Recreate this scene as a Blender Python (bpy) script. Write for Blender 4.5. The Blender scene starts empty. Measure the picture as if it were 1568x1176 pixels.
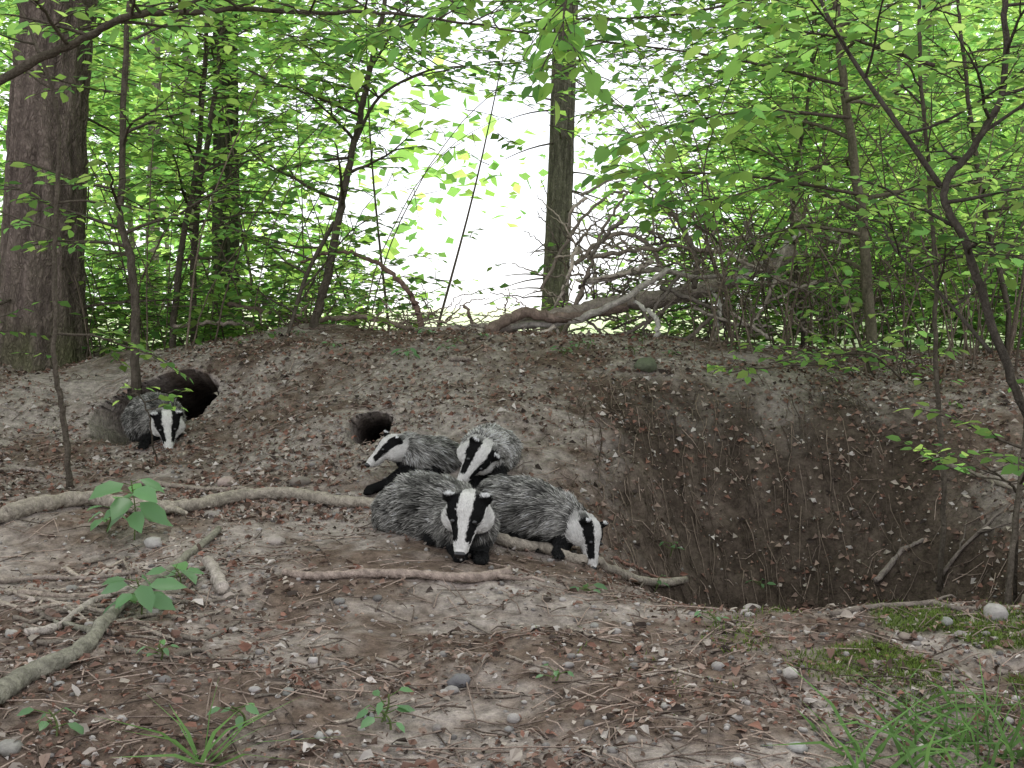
import bpy, math, numpy as np
from mathutils import Vector
rng=np.random.default_rng(7)
U=rng.uniform
CAMZ=.9; F=1681.; PITCH=math.atan((588-470)/F)
cp,sp_=math.cos(PITCH),math.sin(PITCH)
scene=bpy.context.scene
# ---------------------------------------------------------------- terrain
TX=np.array([-4,-3,-2.3,-1.9,-1.4,-.9,-.5,-.1,.3,.6,.9,1.3,1.7,2.1,2.8,4.])
TY=np.array([0,1.5,2.5,3.2,3.6,3.9,4.3,4.6,5.0,5.4,5.8,6.4,7.2,8.5,12,14.])
T=np.array([
[-.03]*16,[-.03]*16,[0]*16,
[.04,.03,.02,.02,.02,.01,.01,.01,.01,.01,.02,.02,.03,.06,.1,.15],
[.06,.05,.03,.03,.03,.03,.02,.01,.0,-.07,-.30,-.40,-.22,.02,.12,.2],
[.1,.08,.05,.05,.05,.04,.03,.02,-.01,-.26,-.68,-.78,-.56,-.06,.15,.3],
[.12,.1,.08,.08,.08,.07,.08,.07,.01,-.32,-.78,-.84,-.60,-.06,.2,.35],
[.12,.1,.09,.09,.1,.1,.13,.15,.11,-.12,-.70,-.78,-.46,.06,.28,.4],
[.15,.13,.1,.1,.14,.2,.24,.28,.27,.16,-.26,-.36,-.12,.22,.36,.45],
[.2,.18,.12,.12,.24,.34,.38,.42,.43,.42,.33,.26,.30,.38,.45,.5],
[.32,.28,.2,.22,.38,.46,.52,.55,.57,.59,.58,.56,.52,.48,.52,.55],
[.45,.44,.48,.56,.64,.70,.73,.74,.73,.71,.69,.65,.61,.56,.56,.58],
[.48,.5,.62,.7,.76,.78,.78,.75,.72,.71,.71,.68,.64,.6,.58,.6],
[.5,.48,.45,.48,.5,.5,.5,.5,.5,.5,.55,.58,.58,.55,.55,.55],
[.4]*16,[.38]*16])
gx=np.arange(-6,6.001,.04); gy=np.arange(0,14.001,.04)
tmp=np.array([np.interp(gx,TX,r) for r in T])
HG=np.array([np.interp(gy,TY,tmp[:,i]) for i in range(len(gx))]).T
def blur(A,s):
    k=np.arange(-3*s,3*s+1); w=np.exp(-.5*(k/s)**2); w/=w.sum()
    p=3*s
    B=np.pad(A,((p,p),(0,0)),mode='edge'); A=sum(w[i]*B[i:i+A.shape[0]] for i in range(len(k)))
    B=np.pad(A,((0,0),(p,p)),mode='edge'); A=sum(w[i]*B[:,i:i+A.shape[1]] for i in range(len(k)))
    return A
HG=blur(HG,2)
NT=rng.random((256,256))
def vn(x,y,o=0):
    x=np.asarray(x,float)+o*17.3+500; y=np.asarray(y,float)+o*9.7+500
    xi=np.floor(x).astype(int); yi=np.floor(y).astype(int); fx=x-xi; fy=y-yi
    fx=fx*fx*(3-2*fx); fy=fy*fy*(3-2*fy)
    a=NT[xi&255,yi&255]; b=NT[(xi+1)&255,yi&255]; c=NT[xi&255,(yi+1)&255]; d=NT[(xi+1)&255,(yi+1)&255]
    return (a*(1-fx)+b*fx)*(1-fy)+(c*(1-fx)+d*fx)*fy-.5
def H(x,y):
    x=np.asarray(x,float); y=np.asarray(y,float)
    u=np.clip((x+6)/.04,0,len(gx)-1.001); v=np.clip(y/.04,0,len(gy)-1.001)
    i=u.astype(int); j=v.astype(int); fu=u-i; fv=v-j
    b=(HG[j,i]*(1-fu)+HG[j,i+1]*fu)*(1-fv)+(HG[j+1,i]*(1-fu)+HG[j+1,i+1]*fu)*fv
    pit=np.exp(-((x-1.1)/.8)**4-((y-4.8)/.75)**4)
    n=.06*vn(x*1.7,y*1.7,1)+.035*vn(x*5,y*5,2)+(.016+.045*pit)*vn(x*12,y*12,3)+(.010+.028*pit)*vn(x*30,y*30,4)+.025*pit*vn(x*55,y*55,7)
    return b+n
def ray(px,row):
    xc=(px-784)/F; yc=(588-row)/F
    v=np.array([xc,cp+yc*sp_,-sp_+yc*cp]); return v/v[1]
def P(px,row,d):
    v=ray(px,row); return np.array([v[0]*d,d,CAMZ+v[2]*d])
def G(px,row,lift=0.):
    v=ray(px,row); d=np.arange(1.4,40,.01)
    z=CAMZ+v[2]*d; h=H(v[0]*d,d); k=np.argmax(z<h)
    if not (z<h).any(): k=600
    return np.array([v[0]*d[k],d[k],h[k]+lift])
# ---------------------------------------------------------------- mesh builder
class MB:
    def __init__(s): s.V=[];s.C=[];s.n=0;s.F=[];s.M=[]; s.L=[]
    def add(s,V,Fc,col,mat=0):
        V=np.asarray(V,float).reshape(-1,3); col=np.asarray(col,float)
        if col.ndim==1: col=np.tile(col,(len(V),1))
        s.V.append(V); s.C.append(col[:,:3]); Fc=np.asarray(Fc,int)
        s.F.append(Fc+s.n); s.M.append(np.full(len(Fc),mat)); s.n+=len(V)
    def tube(s,pts,rad,sides=6,col=(.1,.08,.06),mat=0,rough=0.,cap=True,cvar=0.):
        pts=np.asarray(pts,float); n=len(pts); rad=np.broadcast_to(np.asarray(rad,float),(n,))
        t=np.gradient(pts,axis=0); t/=np.linalg.norm(t,axis=1)[:,None]+1e-9
        ax=np.zeros(3); ax[np.argmin(np.abs(pts[-1]-pts[0]))]=1
        a=np.cross(t,ax); a/=np.linalg.norm(a,axis=1)[:,None]+1e-9; b=np.cross(t,a)
        th=np.linspace(0,2*np.pi,sides,endpoint=False)
        R=rad[:,None]*np.ones(sides)
        if rough: R=R*(1+rough*(rng.random((n,sides))-.5)*2)
        V=pts[:,None]+R[...,None]*(np.cos(th)[None,:,None]*a[:,None]+np.sin(th)[None,:,None]*b[:,None])
        i=np.arange(n-1)[:,None]*sides; j=np.arange(sides)[None]; j2=(j+1)%sides
        Q=np.stack([i+j,i+j2,i+sides+j2,i+sides+j],-1).reshape(-1,4)
        V=V.reshape(-1,3)
        c=np.tile(np.asarray(col,float),(len(V),1))
        if cvar: c=c*(1+cvar*(rng.random((len(V),1))-.5)*2)
        if cap:
            V=np.vstack([V,pts[0],pts[-1]]); c=np.vstack([c,c[:1]*1.8,c[:1]*1.8])
            k=np.arange(sides); k2=(k+1)%sides; e=n*sides
            s.add(V,Q,c,mat)
            T3=np.vstack([np.stack([k2,k,np.full(sides,e)],1),np.stack([(n-1)*sides+k,(n-1)*sides+k2,np.full(sides,e+1)],1)])
            s.F.append(T3+(s.n-len(V))); s.M.append(np.full(len(T3),mat))
        else: s.add(V,Q,c,mat)
    def leaf(s,p,d,n,size,col): s.L.append((p,d,n,size,col))
    def flush(s,simple=False,mat=1,ratio=.33,curl=.05):
        if not s.L: return
        p=np.array([l[0] for l in s.L]); d=np.array([l[1] for l in s.L]); n=np.array([l[2] for l in s.L])
        z=np.array([l[3] for l in s.L]); c=np.array([l[4] for l in s.L]); s.L=[]
        s.leaves(p,d,n,z,c,simple,mat,ratio,curl)
    def leaves(s,p,d,n,z,c,simple=False,mat=1,ratio=.33,curl=.05,jit=0.):
        d=d/(np.linalg.norm(d,axis=1)[:,None]+1e-9); r=np.cross(d,n); r/=np.linalg.norm(r,axis=1)[:,None]+1e-9
        n=np.cross(r,d)
        if simple: tp=np.array([[0,0,0],[-ratio,.45,curl],[0,1,-curl],[ratio,.45,curl]]); fc=[np.array([[0,3,2,1]])]
        else:
            tp=np.array([[0,0,0],[0,.5,-.0],[0,1,-2*curl],[-ratio*.85,.25,curl],[-ratio*.8,.65,curl*.6],[ratio*.85,.25,curl],[ratio*.8,.65,curl*.6]])
            fc=[np.array([[0,1,4,3],[0,5,6,1]]),np.array([[1,2,4],[1,6,2]])]
        k=len(tp); N=len(p); base=s.n
        tq=np.broadcast_to(tp[None],(N,k,3))+(rng.normal(size=(N,k,3))*jit if jit else 0)
        V=p[:,None]+z[:,None,None]*(tq[...,0:1]*r[:,None]+tq[...,1:2]*d[:,None]+tq[...,2:3]*n[:,None])
        s.V.append(V.reshape(-1,3)); s.C.append(np.repeat(c,k,0)); s.n+=N*k
        for f in fc:
            A=(f[None]+(np.arange(N)*k)[:,None,None]).reshape(-1,f.shape[1])+base
            s.F.append(A); s.M.append(np.full(len(A),mat))
    def strands(s,p,d,bend,L,w,c0,c1,mat=0,side=None):
        N=len(p); d=d/(np.linalg.norm(d,axis=1)[:,None]+1e-9)
        if side is None: side=rng.normal(size=(N,3))
        r=np.cross(d,side); r/=np.linalg.norm(r,axis=1)[:,None]+1e-9
        L=L[:,None]; w=w[:,None]
        m=p+d*L*.5+bend*L*.12; t=p+d*L+bend*L*.5
        V=np.stack([p-r*w*.5,p+r*w*.5,m-r*w*.42,m+r*w*.42,t],1)
        C=np.stack([c0,c0,(c0+c1)/2,(c0+c1)/2,c1],1)
        b=s.n+np.arange(N)*5
        s.V.append(V.reshape(-1,3)); s.C.append(C.reshape(-1,3)); s.n+=5*N
        s.F.append(np.stack([b,b+1,b+3,b+2],1)); s.M.append(np.full(N,mat))
        s.F.append(np.stack([b+2,b+3,b+4],1)); s.M.append(np.full(N,mat))
    def build(s,name,mats,smooth=True,parent=None):
        V=np.vstack(s.V); C=np.vstack(s.C)
        me=bpy.data.meshes.new(name)
        loops=np.concatenate([f.ravel() for f in s.F]); tot=np.concatenate([np.full(len(f),f.shape[1]) for f in s.F])
        st=np.concatenate([[0],np.cumsum(tot)[:-1]])
        me.vertices.add(len(V)); me.vertices.foreach_set('co',V.ravel())
        me.loops.add(len(loops)); me.loops.foreach_set('vertex_index',loops.astype(np.int32))
        me.polygons.add(len(tot)); me.polygons.foreach_set('loop_start',st.astype(np.int32))
        for m in mats: me.materials.append(m)
        me.polygons.foreach_set('material_index',np.concatenate(s.M).astype(np.int32))
        me.polygons.foreach_set('use_smooth',np.full(len(tot),smooth))
        me.update(calc_edges=True)
        a=me.color_attributes.new('Col','FLOAT_COLOR','POINT')
        a.data.foreach_set('color',np.hstack([np.clip(C,0,1),np.ones((len(C),1))]).ravel())
        ob=bpy.data.objects.new(name,me); scene.collection.objects.link(ob)
        if parent: ob.parent=parent
        return ob
# ---------------------------------------------------------------- materials
def newmat(name):
    m=bpy.data.materials.new(name); m.use_nodes=True; nt=m.node_tree; nt.nodes.clear()
    o=nt.nodes.new('ShaderNodeOutputMaterial'); return m,nt,o
def attrmat(name,rough=.85,nscale=0,namp=.5,bump=0,bscale=60,stretch=(1,1,1),spec=.3,crack=0,plain=False):
    m,nt,o=newmat(name); N=nt.nodes.new; Lk=nt.links.new
    a=N('ShaderNodeAttribute'); a.attribute_name='Col'
    if plain: b=N('ShaderNodeBsdfDiffuse'); inp=b.inputs['Color']
    else: b=N('ShaderNodeBsdfPrincipled'); b.inputs['Roughness'].default_value=rough; b.inputs['Specular IOR Level'].default_value=spec; inp=b.inputs['Base Color']
    col=a.outputs['Color']; tc=N('ShaderNodeTexCoord'); mp=N('ShaderNodeMapping'); mp.inputs['Scale'].default_value=stretch
    Lk(tc.outputs['Object'],mp.inputs['Vector'])
    if nscale:
        n=N('ShaderNodeTexNoise'); n.inputs['Scale'].default_value=nscale; n.inputs['Detail'].default_value=7; n.inputs['Roughness'].default_value=.75
        Lk(mp.outputs[0],n.inputs['Vector'])
        r=N('ShaderNodeMapRange'); r.inputs['From Min'].default_value=.3; r.inputs['From Max'].default_value=.7
        r.inputs['To Min'].default_value=1-namp; r.inputs['To Max'].default_value=1+namp; Lk(n.outputs['Fac'],r.inputs['Value'])
        v=N('ShaderNodeVectorMath'); v.operation='SCALE'; Lk(col,v.inputs[0]); Lk(r.outputs[0],v.inputs['Scale']); col=v.outputs[0]
    h=None
    if crack:
        vo=N('ShaderNodeTexVoronoi'); vo.feature='DISTANCE_TO_EDGE'; vo.inputs['Scale'].default_value=crack; vo.inputs['Randomness'].default_value=1
        dn=N('ShaderNodeTexNoise'); dn.inputs['Scale'].default_value=14; dn.inputs['Detail'].default_value=4; dv=N('ShaderNodeVectorMath'); dv.operation='MULTIPLY_ADD'; dv.inputs[1].default_value=(.16,.16,.16)
        Lk(mp.outputs[0],dn.inputs['Vector']); Lk(dn.outputs['Color'],dv.inputs[0]); Lk(mp.outputs[0],dv.inputs[2]); Lk(dv.outputs[0],vo.inputs['Vector'])
        r2=N('ShaderNodeMapRange'); r2.inputs['From Max'].default_value=.35; r2.inputs['To Min'].default_value=.68; r2.inputs['To Max'].default_value=1.1; Lk(vo.outputs['Distance'],r2.inputs['Value'])
        v2=N('ShaderNodeVectorMath'); v2.operation='SCALE'; Lk(col,v2.inputs[0]); Lk(r2.outputs[0],v2.inputs['Scale']); col=v2.outputs[0]; h=r2.outputs[0]
    Lk(col,inp)
    if bump:
        n=N('ShaderNodeTexNoise'); n.inputs['Scale'].default_value=bscale; n.inputs['Detail'].default_value=5
        Lk(mp.outputs[0],n.inputs['Vector']); bp=N('ShaderNodeBump'); bp.inputs['Strength'].default_value=bump; bp.inputs['Distance'].default_value=.02
        hh=n.outputs['Fac']
        if h is not None:
            ma=N('ShaderNodeMath'); ma.operation='ADD'; Lk(hh,ma.inputs[0]); Lk(h,ma.inputs[1]); hh=ma.outputs[0]
        Lk(hh,bp.inputs['Height']); Lk(bp.outputs[0],b.inputs['Normal'])
    Lk(b.outputs[0],o.inputs[0]); return m
def leafmat(name,tr=.5,gain=2.4,gloss=False):
    m,nt,o=newmat(name); N=nt.nodes.new; Lk=nt.links.new
    a=N('ShaderNodeAttribute'); a.attribute_name='Col'
    if gloss:
        b=N('ShaderNodeBsdfPrincipled'); b.inputs['Roughness'].default_value=.45; b.inputs['Specular IOR Level'].default_value=.4; Lk(a.outputs['Color'],b.inputs['Base Color'])
    else: b=N('ShaderNodeBsdfDiffuse'); Lk(a.outputs['Color'],b.inputs['Color'])
    v=N('ShaderNodeVectorMath'); v.operation='MULTIPLY'; v.inputs[1].default_value=(gain*1.05,gain,gain*.9); Lk(a.outputs['Color'],v.inputs[0])
    t=N('ShaderNodeBsdfTranslucent'); Lk(v.outputs[0],t.inputs['Color'])
    x=N('ShaderNodeMixShader'); x.inputs[0].default_value=tr; Lk(b.outputs[0],x.inputs[1]); Lk(t.outputs[0],x.inputs[2]); Lk(x.outputs[0],o.inputs[0]); return m
M_soil=attrmat('forest_soil',.95,22,.6,1.,60,plain=True)
M_bark=attrmat('bark',.9,45,.4,.8,110,(1,1,.6),plain=True)
M_trunk=attrmat('trunk_bark',.9,22,.4,1.,60,(1,1,.45),crack=34,plain=True)
M_stone=attrmat('stone_surface',.8,25,.3,.4,60)
M_leaf=leafmat('green_leaf',.5,3.4)
M_herb=leafmat('herb_leaf',.35,2.6,True)
M_litter=leafmat('dead_leaf',.12,1.2)
M_grass=leafmat('grass_blade',.35,1.8)
M_fur=attrmat('fur',.75,plain=True)
M_black=attrmat('nose_and_eye',.2,spec=.6)
# ---------------------------------------------------------------- ground
def axis(lo,hi,step,far,g):
    a=list(np.arange(lo,hi+1e-6,step)); s=step
    while a[-1]<far: s*=g; a.append(a[-1]+s)
    return a
xr=axis(0,3.6,.02,260,1.15); xs=np.array([-v for v in xr[::-1]][:-1]+xr)
yr=axis(1.2,8,.02,400,1.12); ys=np.array([-60,-20,-6,-2,0,.4,.8,1.0]+yr)
X,Y=np.meshgrid(xs,ys); Z=H(X,Y)
gh=G(566,655)
HOLES=[(-1.97,6.02,.34,.36,1.3,.34),(gh[0],gh[1]+.03,.11,.15,.8,.22)]
def lerp(a,b,t): return a+(b-a)*t[...,None]
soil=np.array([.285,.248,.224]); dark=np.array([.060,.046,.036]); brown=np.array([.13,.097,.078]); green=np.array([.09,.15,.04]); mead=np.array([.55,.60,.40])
n1=vn(X*2.2,Y*2.2,11)+.6*vn(X*7,Y*7,12)+.6*vn(X*19,Y*19,13)
Cg=lerp(soil,brown,np.clip(.48+n1*1.6,0,1))
def sm(a,b,v): t=np.clip((v-a)/(b-a),0,1); return t*t*(3-2*t)
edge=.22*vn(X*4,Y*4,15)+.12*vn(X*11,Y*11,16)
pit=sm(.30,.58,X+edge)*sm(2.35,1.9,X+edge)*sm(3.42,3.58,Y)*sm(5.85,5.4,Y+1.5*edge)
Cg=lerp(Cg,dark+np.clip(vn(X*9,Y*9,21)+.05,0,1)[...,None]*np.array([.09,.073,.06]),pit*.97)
Cg=lerp(Cg,green,sm(8,9.5,Y)*.75)
Cg=lerp(Cg,mead,sm(11,15,Y))
moss=np.exp(-((X-1.13)/.36)**4-((Y-2.85)/.28)**4)*np.clip(.5+2.5*vn(X*6,Y*6,31),0,1)
Cg=lerp(Cg,np.array([.10,.15,.035]),moss*.8)
X2=X.copy();Y2=Y.copy();Z2=Z.copy()
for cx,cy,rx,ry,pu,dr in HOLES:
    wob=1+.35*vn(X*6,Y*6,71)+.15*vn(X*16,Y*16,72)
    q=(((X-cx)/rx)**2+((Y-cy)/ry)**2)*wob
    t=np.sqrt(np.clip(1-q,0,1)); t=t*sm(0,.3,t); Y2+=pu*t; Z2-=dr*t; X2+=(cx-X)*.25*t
    Cg=lerp(Cg,np.array([.034,.026,.02]),np.clip((1.0-q)*2.5,0,1)*.9)  # burrow shade painted into the soil colour, deepening inside the hole
mb=MB(); ny,nx=X.shape
i=np.arange(ny-1)[:,None]*nx; j=np.arange(nx-1)[None]
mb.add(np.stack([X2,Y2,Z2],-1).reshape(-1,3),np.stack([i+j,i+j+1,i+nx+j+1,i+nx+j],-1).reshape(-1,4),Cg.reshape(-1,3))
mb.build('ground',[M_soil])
def inhole(x,y,k=1.02):
    r=np.zeros(np.shape(x),bool)
    for cx,cy,rx,ry,pu,dr in HOLES: r|=((x-cx)/(rx*k))**2+((y-cy)/(ry*k))**2<1
    return r
def gnormal(x,y):
    e=.03; a=(H(x+e,y)-H(x-e,y))/(2*e); b=(H(x,y+e)-H(x,y-e))/(2*e)
    n=np.stack([-a,-b,np.ones_like(a)],-1); return n/np.linalg.norm(n,axis=-1)[...,None]
def scatter(N,y0=1.6,y1=9):
    y=y0*(y1/y0)**rng.random(N); x=(rng.random(N)*2-1)*(.62*y+.4)
    k=~inhole(x,y); return x[k],y[k]
# ---------------------------------------------------------------- leaf litter
x,y=scatter(66000); x_,y_=scatter(38000,4.2,8.2); x=np.r_[x,x_]; y=np.r_[y,y_]
dens=vn(x*1.3,y*1.3,41)+.7*vn(x*4,y*4,42)
inpit=np.exp(-((x-1.15)/.75)**4-((y-4.5)/.75)**4)
keep=rng.random(len(x))<np.clip(.46+dens*1.5+.3*(y>5)-.5*inpit-.3*np.exp(-((x+.2)/.6)**2-((y-3.9)/.7)**2),.05,1)
x,y=x[keep],y[keep]; N=len(x)
n=gnormal(x,y)+rng.normal(size=(N,3))*.4; n[:,2]=np.abs(n[:,2])
sz=np.where(rng.random(N)<np.where(y>4.2,.35,.13),U(.022,.044,N),U(.006,.021,N))
pal=np.array([[.19,.12,.095],[.27,.20,.165],[.10,.072,.058],[.36,.315,.275],[.23,.125,.095],[.48,.44,.41],[.06,.048,.042]])
c=pal[rng.choice(7,N,p=[.22,.19,.19,.12,.10,.07,.11])]*U(.7,1.2,N)[:,None]
pp=np.stack([x,y,H(x,y)+U(.002,.010,N)],1); dd=rng.normal(size=(N,3))*[1,1,.25]
mb=MB(); nr=y<4.0
mb.leaves(pp[nr],dd[nr],n[nr],sz[nr],c[nr],False,0,.30,.12,.07); mb.leaves(pp[~nr],dd[~nr],n[~nr],sz[~nr],c[~nr],True,0,.32,.2,.06)
mb.build('leaf_litter',[M_litter],False)
mb=MB(); x,y=scatter(5200)
for a,b in zip(x,y):
    L=U(.025,.13)*(1+1.1*(rng.random()<.12)); th=U(0,6.28); dx,dy=math.cos(th)*L/2,math.sin(th)*L/2
    xx=a+np.array([-dx,rng.normal()*.005,dx]); yy=b+np.array([-dy,rng.normal()*.006,dy])
    g=U(.35,1.7); mb.tube(np.stack([xx,yy,H(xx,yy)+[.005,.010,.007]],1),[.0024,.002,.0012],4,np.array([.23,.18,.15])*g,cap=False)
for k in range(300):
    a=U(.3,1.8); b=U(4.5,5.75); L=U(.06,.32)
    tt=np.linspace(0,1,6); yy=b-tt*L; xx=a+np.cumsum(rng.normal(size=6)*.014)
    mb.tube(np.stack([xx,yy,H(xx,yy)+.006+.02*rng.random(6)],1),np.linspace(.0028,.001,6),4,np.array([.16,.125,.10])*U(.4,1.5),cap=False)
mb.build('fallen_twigs',[M_bark])
# ---------------------------------------------------------------- stones
def rock(mb,c,r,col,seed,flat=.6,nu=14,nv=9):
    th=np.linspace(0,2*np.pi,nu,endpoint=False); ph=np.linspace(0,np.pi,nv)[1:-1]
    D=np.array([[math.sin(p)*math.cos(t),math.sin(p)*math.sin(t),math.cos(p)] for p in ph for t in th]+[[0,0,1],[0,0,-1]])
    k=1+.35*vn(D[:,0]*1.6+seed*3,D[:,1]*1.6+D[:,2]*2,seed)+.2*vn(D[:,0]*3,D[:,2]*3+D[:,1]*2,seed+5)
    V=D*k[:,None]*np.array([1,.85,flat])*r; a=seed*1.3; R=np.array([[math.cos(a),-math.sin(a),0],[math.sin(a),math.cos(a),0],[0,0,1]])
    V=V@R.T+np.asarray(c); m=nv-2; Q=[]
    for i in range(m-1):
        for j in range(nu): Q.append([i*nu+j,(i+1)*nu+j,(i+1)*nu+(j+1)%nu,i*nu+(j+1)%nu])
    mb.add(V,Q,col); b=mb.n-len(V)
    T3=[[j,(j+1)%nu,m*nu] for j in range(nu)]+[[(m-1)*nu+(j+1)%nu,(m-1)*nu+j,m*nu+1] for j in range(nu)]
    mb.F.append(np.array(T3)+b); mb.M.append(np.zeros(len(T3),int))
for q,(px,row,rpx,c) in enumerate([(235,836,15,(.36,.34,.32)),(422,832,16,(.32,.28,.25)),(703,1050,19,(.13,.125,.13)),(1210,1038,13,(.38,.35,.32)),(1152,936,15,(.29,.26,.24)),
    (1525,945,20,(.31,.29,.27)),(1220,1150,17,(.29,.28,.27)),(15,1150,20,(.22,.21,.19)),(777,665,10,(.34,.36,.34)),(460,742,17,(.17,.145,.125)),(990,565,20,(.11,.125,.08)),
    (347,742,14,(.33,.26,.23)),(1450,955,11,(.25,.25,.23)),(18,975,11,(.35,.33,.30)),(440,1062,11,(.21,.21,.19)),(565,1100,10,(.24,.24,.24)),(325,792,12,(.26,.23,.21)),(1385,978,12,(.22,.18,.15)),(110,905,10,(.23,.22,.2)),(980,990,8,(.31,.26,.22)),(153,546,14,(.25,.21,.17)),(870,1022,9,(.26,.24,.23)),(670,1118,10,(.18,.16,.15)),(296,1105,9,(.38,.36,.34)),(760,770,8,(.36,.36,.36)),
    (1100,1025,12,(.24,.22,.21)),(520,925,9,(.2,.19,.18)),(910,960,8,(.25,.24,.22)),(1020,1085,10,(.3,.28,.26)),(780,1120,9,(.22,.21,.2)),(390,1060,10,(.3,.28,.27)),(90,1050,9,(.24,.23,.22)),(490,1130,11,(.33,.32,.3))]):
    g=G(px,row); r=rpx*g[1]/F; mb=MB(); rock(mb,g+[0,0,r*.2],r,np.array(c)*.9,q+1,U(.5,.75)); mb.build('stone',[M_stone])
mb=MB(); x,y=scatter(2600,1.6,6.5)
for q,(a,b) in enumerate(zip(x,y)):
    r=U(.003,.009)*(1+1.2*rng.random()**4); rock(mb,(a,b,H(a,b)+r*.15),r,np.array([.27,.25,.235])*U(.4,1.35),q%37,U(.5,.8),7,5)
mb.build('pebbles',[M_stone])
def spl(pts,n=8):
    p=np.asarray(pts,float)
    if len(p)<3: 
        t=np.linspace(0,1,n)[:,None]; return p[0]+(p[-1]-p[0])*t
    q=np.vstack([2*p[0]-p[1],p,2*p[-1]-p[-2]]); out=[]
    for k in range(1,len(q)-2):
        for t in np.linspace(0,1,n,endpoint=False):
            out.append(.5*((2*q[k])+(-q[k-1]+q[k+1])*t+(2*q[k-1]-5*q[k]+4*q[k+1]-q[k+2])*t*t+(-q[k-1]+3*q[k]-3*q[k+1]+q[k+2])*t**3))
    out.append(p[-1]); return np.array(out)
# ---------------------------------------------------------------- fallen poles and sticks on the soil
def stick(name,pts,r0,r1,col,sides=10,side=(),wob=.3):
    g=np.array([G(a,b) for a,b in pts]); s=spl(g,12); rr=np.linspace(r0,r1,len(s))
    hz=H(s[:,0],s[:,1]); k=np.ones(15)/15; zz=np.convolve(np.pad(hz+rr*.85,7,mode='edge'),k,'valid'); s[:,2]=np.maximum(zz,hz+rr*.6)
    s=s+rng.normal(size=s.shape)*[1,1,.5]*rr[:,None]*.07
    kn=vn(np.arange(len(s))*.3,0*rr+len(pts)+r0*100,8)
    rr=rr*(1+wob*kn+.05*rng.normal(size=len(s)))
    mb=MB(); mb.tube(s,rr,sides,col,rough=.08,cvar=.22)
    for t,ang,L in side:
        i=int(t*(len(s)-1)); d=s[min(i+1,len(s)-1)]-s[i-1]; d/=np.linalg.norm(d)
        v=np.array([math.cos(ang)*d[0]-math.sin(ang)*d[1],math.sin(ang)*d[0]+math.cos(ang)*d[1],.15])
        pp=s[i]+v*np.linspace(0,L,6)[:,None]+rng.normal(size=(6,3))*.004; pp[:,2]=np.maximum(pp[:,2]-np.linspace(0,.15*L,6),H(pp[:,0],pp[:,1])+.004)
        mb.tube(pp,np.linspace(rr[i]*.6,rr[i]*.25,6),6,col,rough=.1,cvar=.3)
    return mb.build(name,[M_bark])
gr=(.29,.25,.21)
stick('fallen_pole',[(-60,815),(0,803),(60,783),(140,775),(215,788),(290,783),(370,770),(450,764),(520,775),(590,782),(660,795),(760,832),(830,848),(890,862),(960,885),(1050,897)],.036,.016,(.30,.265,.22),12,[(.3,-.9,.16),(.93,.8,.1),(.15,1.,.12)])
stick('dead_branch',[(435,882),(480,890),(560,884),(640,888),(720,894),(780,886)],.012,.019,(.30,.24,.205),8,[(.93,-.7,.16),(.05,1.2,.09),(.97,.9,.1),(.5,.8,.07)])
stick('dead_branch',[(-40,1105),(40,1050),(130,1000),(185,940),(250,888),(335,815)],.028,.013,(.215,.205,.165),10,[(.45,.7,.25),(.8,-1.0,.2)])
stick('dead_branch',[(40,975),(90,965),(130,932),(200,905),(260,895)],.013,.008,(.38,.34,.30),8,[(.4,.6,.12)])
stick('dead_branch',[(30,912),(100,916),(180,912),(280,918)],.010,.007,(.30,.25,.21),7,[(.5,-.6,.12)])
stick('dead_branch',[(-20,895),(60,890),(140,888),(210,880)],.010,.006,(.26,.22,.19),7)
stick('dead_branch',[(318,868),(332,890),(340,915)],.018,.022,(.36,.32,.28),8)
stick('dead_branch',[(-20,725),(40,722),(100,735)],.014,.009,(.28,.24,.21),8)
stick('dead_branch',[(1270,945),(1340,934),(1420,930),(1500,932),(1568,915)],.010,.007,(.20,.17,.145),7,[(.5,.7,.15)])
stick('dead_branch',[(1340,900),(1375,855),(1420,830)],.014,.009,(.25,.215,.19),8)
stick('dead_branch',[(940,858),(990,878),(1045,893)],.007,.005,(.24,.14,.11),6)
stick('dead_branch',[(690,553),(720,553)],.016,.014,(.26,.22,.19),8)
stick('dead_branch',[(210,742),(280,748),(350,752),(420,757)],.013,.008,(.28,.24,.20),7)
stick('dead_branch',[(1430,900),(1470,850),(1568,760)],.010,.006,(.19,.16,.14),7,[(.5,.9,.2),(.7,-.8,.2)])
stick('dead_branch',[(1450,715),(1510,740),(1568,760)],.012,.008,(.22,.19,.16),7,[(.4,.8,.2),(.6,-.8,.25)])
for k in range(30):
    px=U(-10,330); row=U(860,1010); stick('dead_branch',[(px,row),(px+U(30,60),row+U(-12,12)),(px+U(60,130),row+U(-30,30))],.008,.004,np.array(gr)*U(.5,1.4),6)
for k in range(18):
    px=U(380,1100); row=U(900,1120); L=U(-1,1); stick('dead_branch',[(px,row),(px+30,row+L*12),(px+U(50,90),row+L*30)],.005,.0025,np.array(gr)*U(.5,1.4),5)
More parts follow.
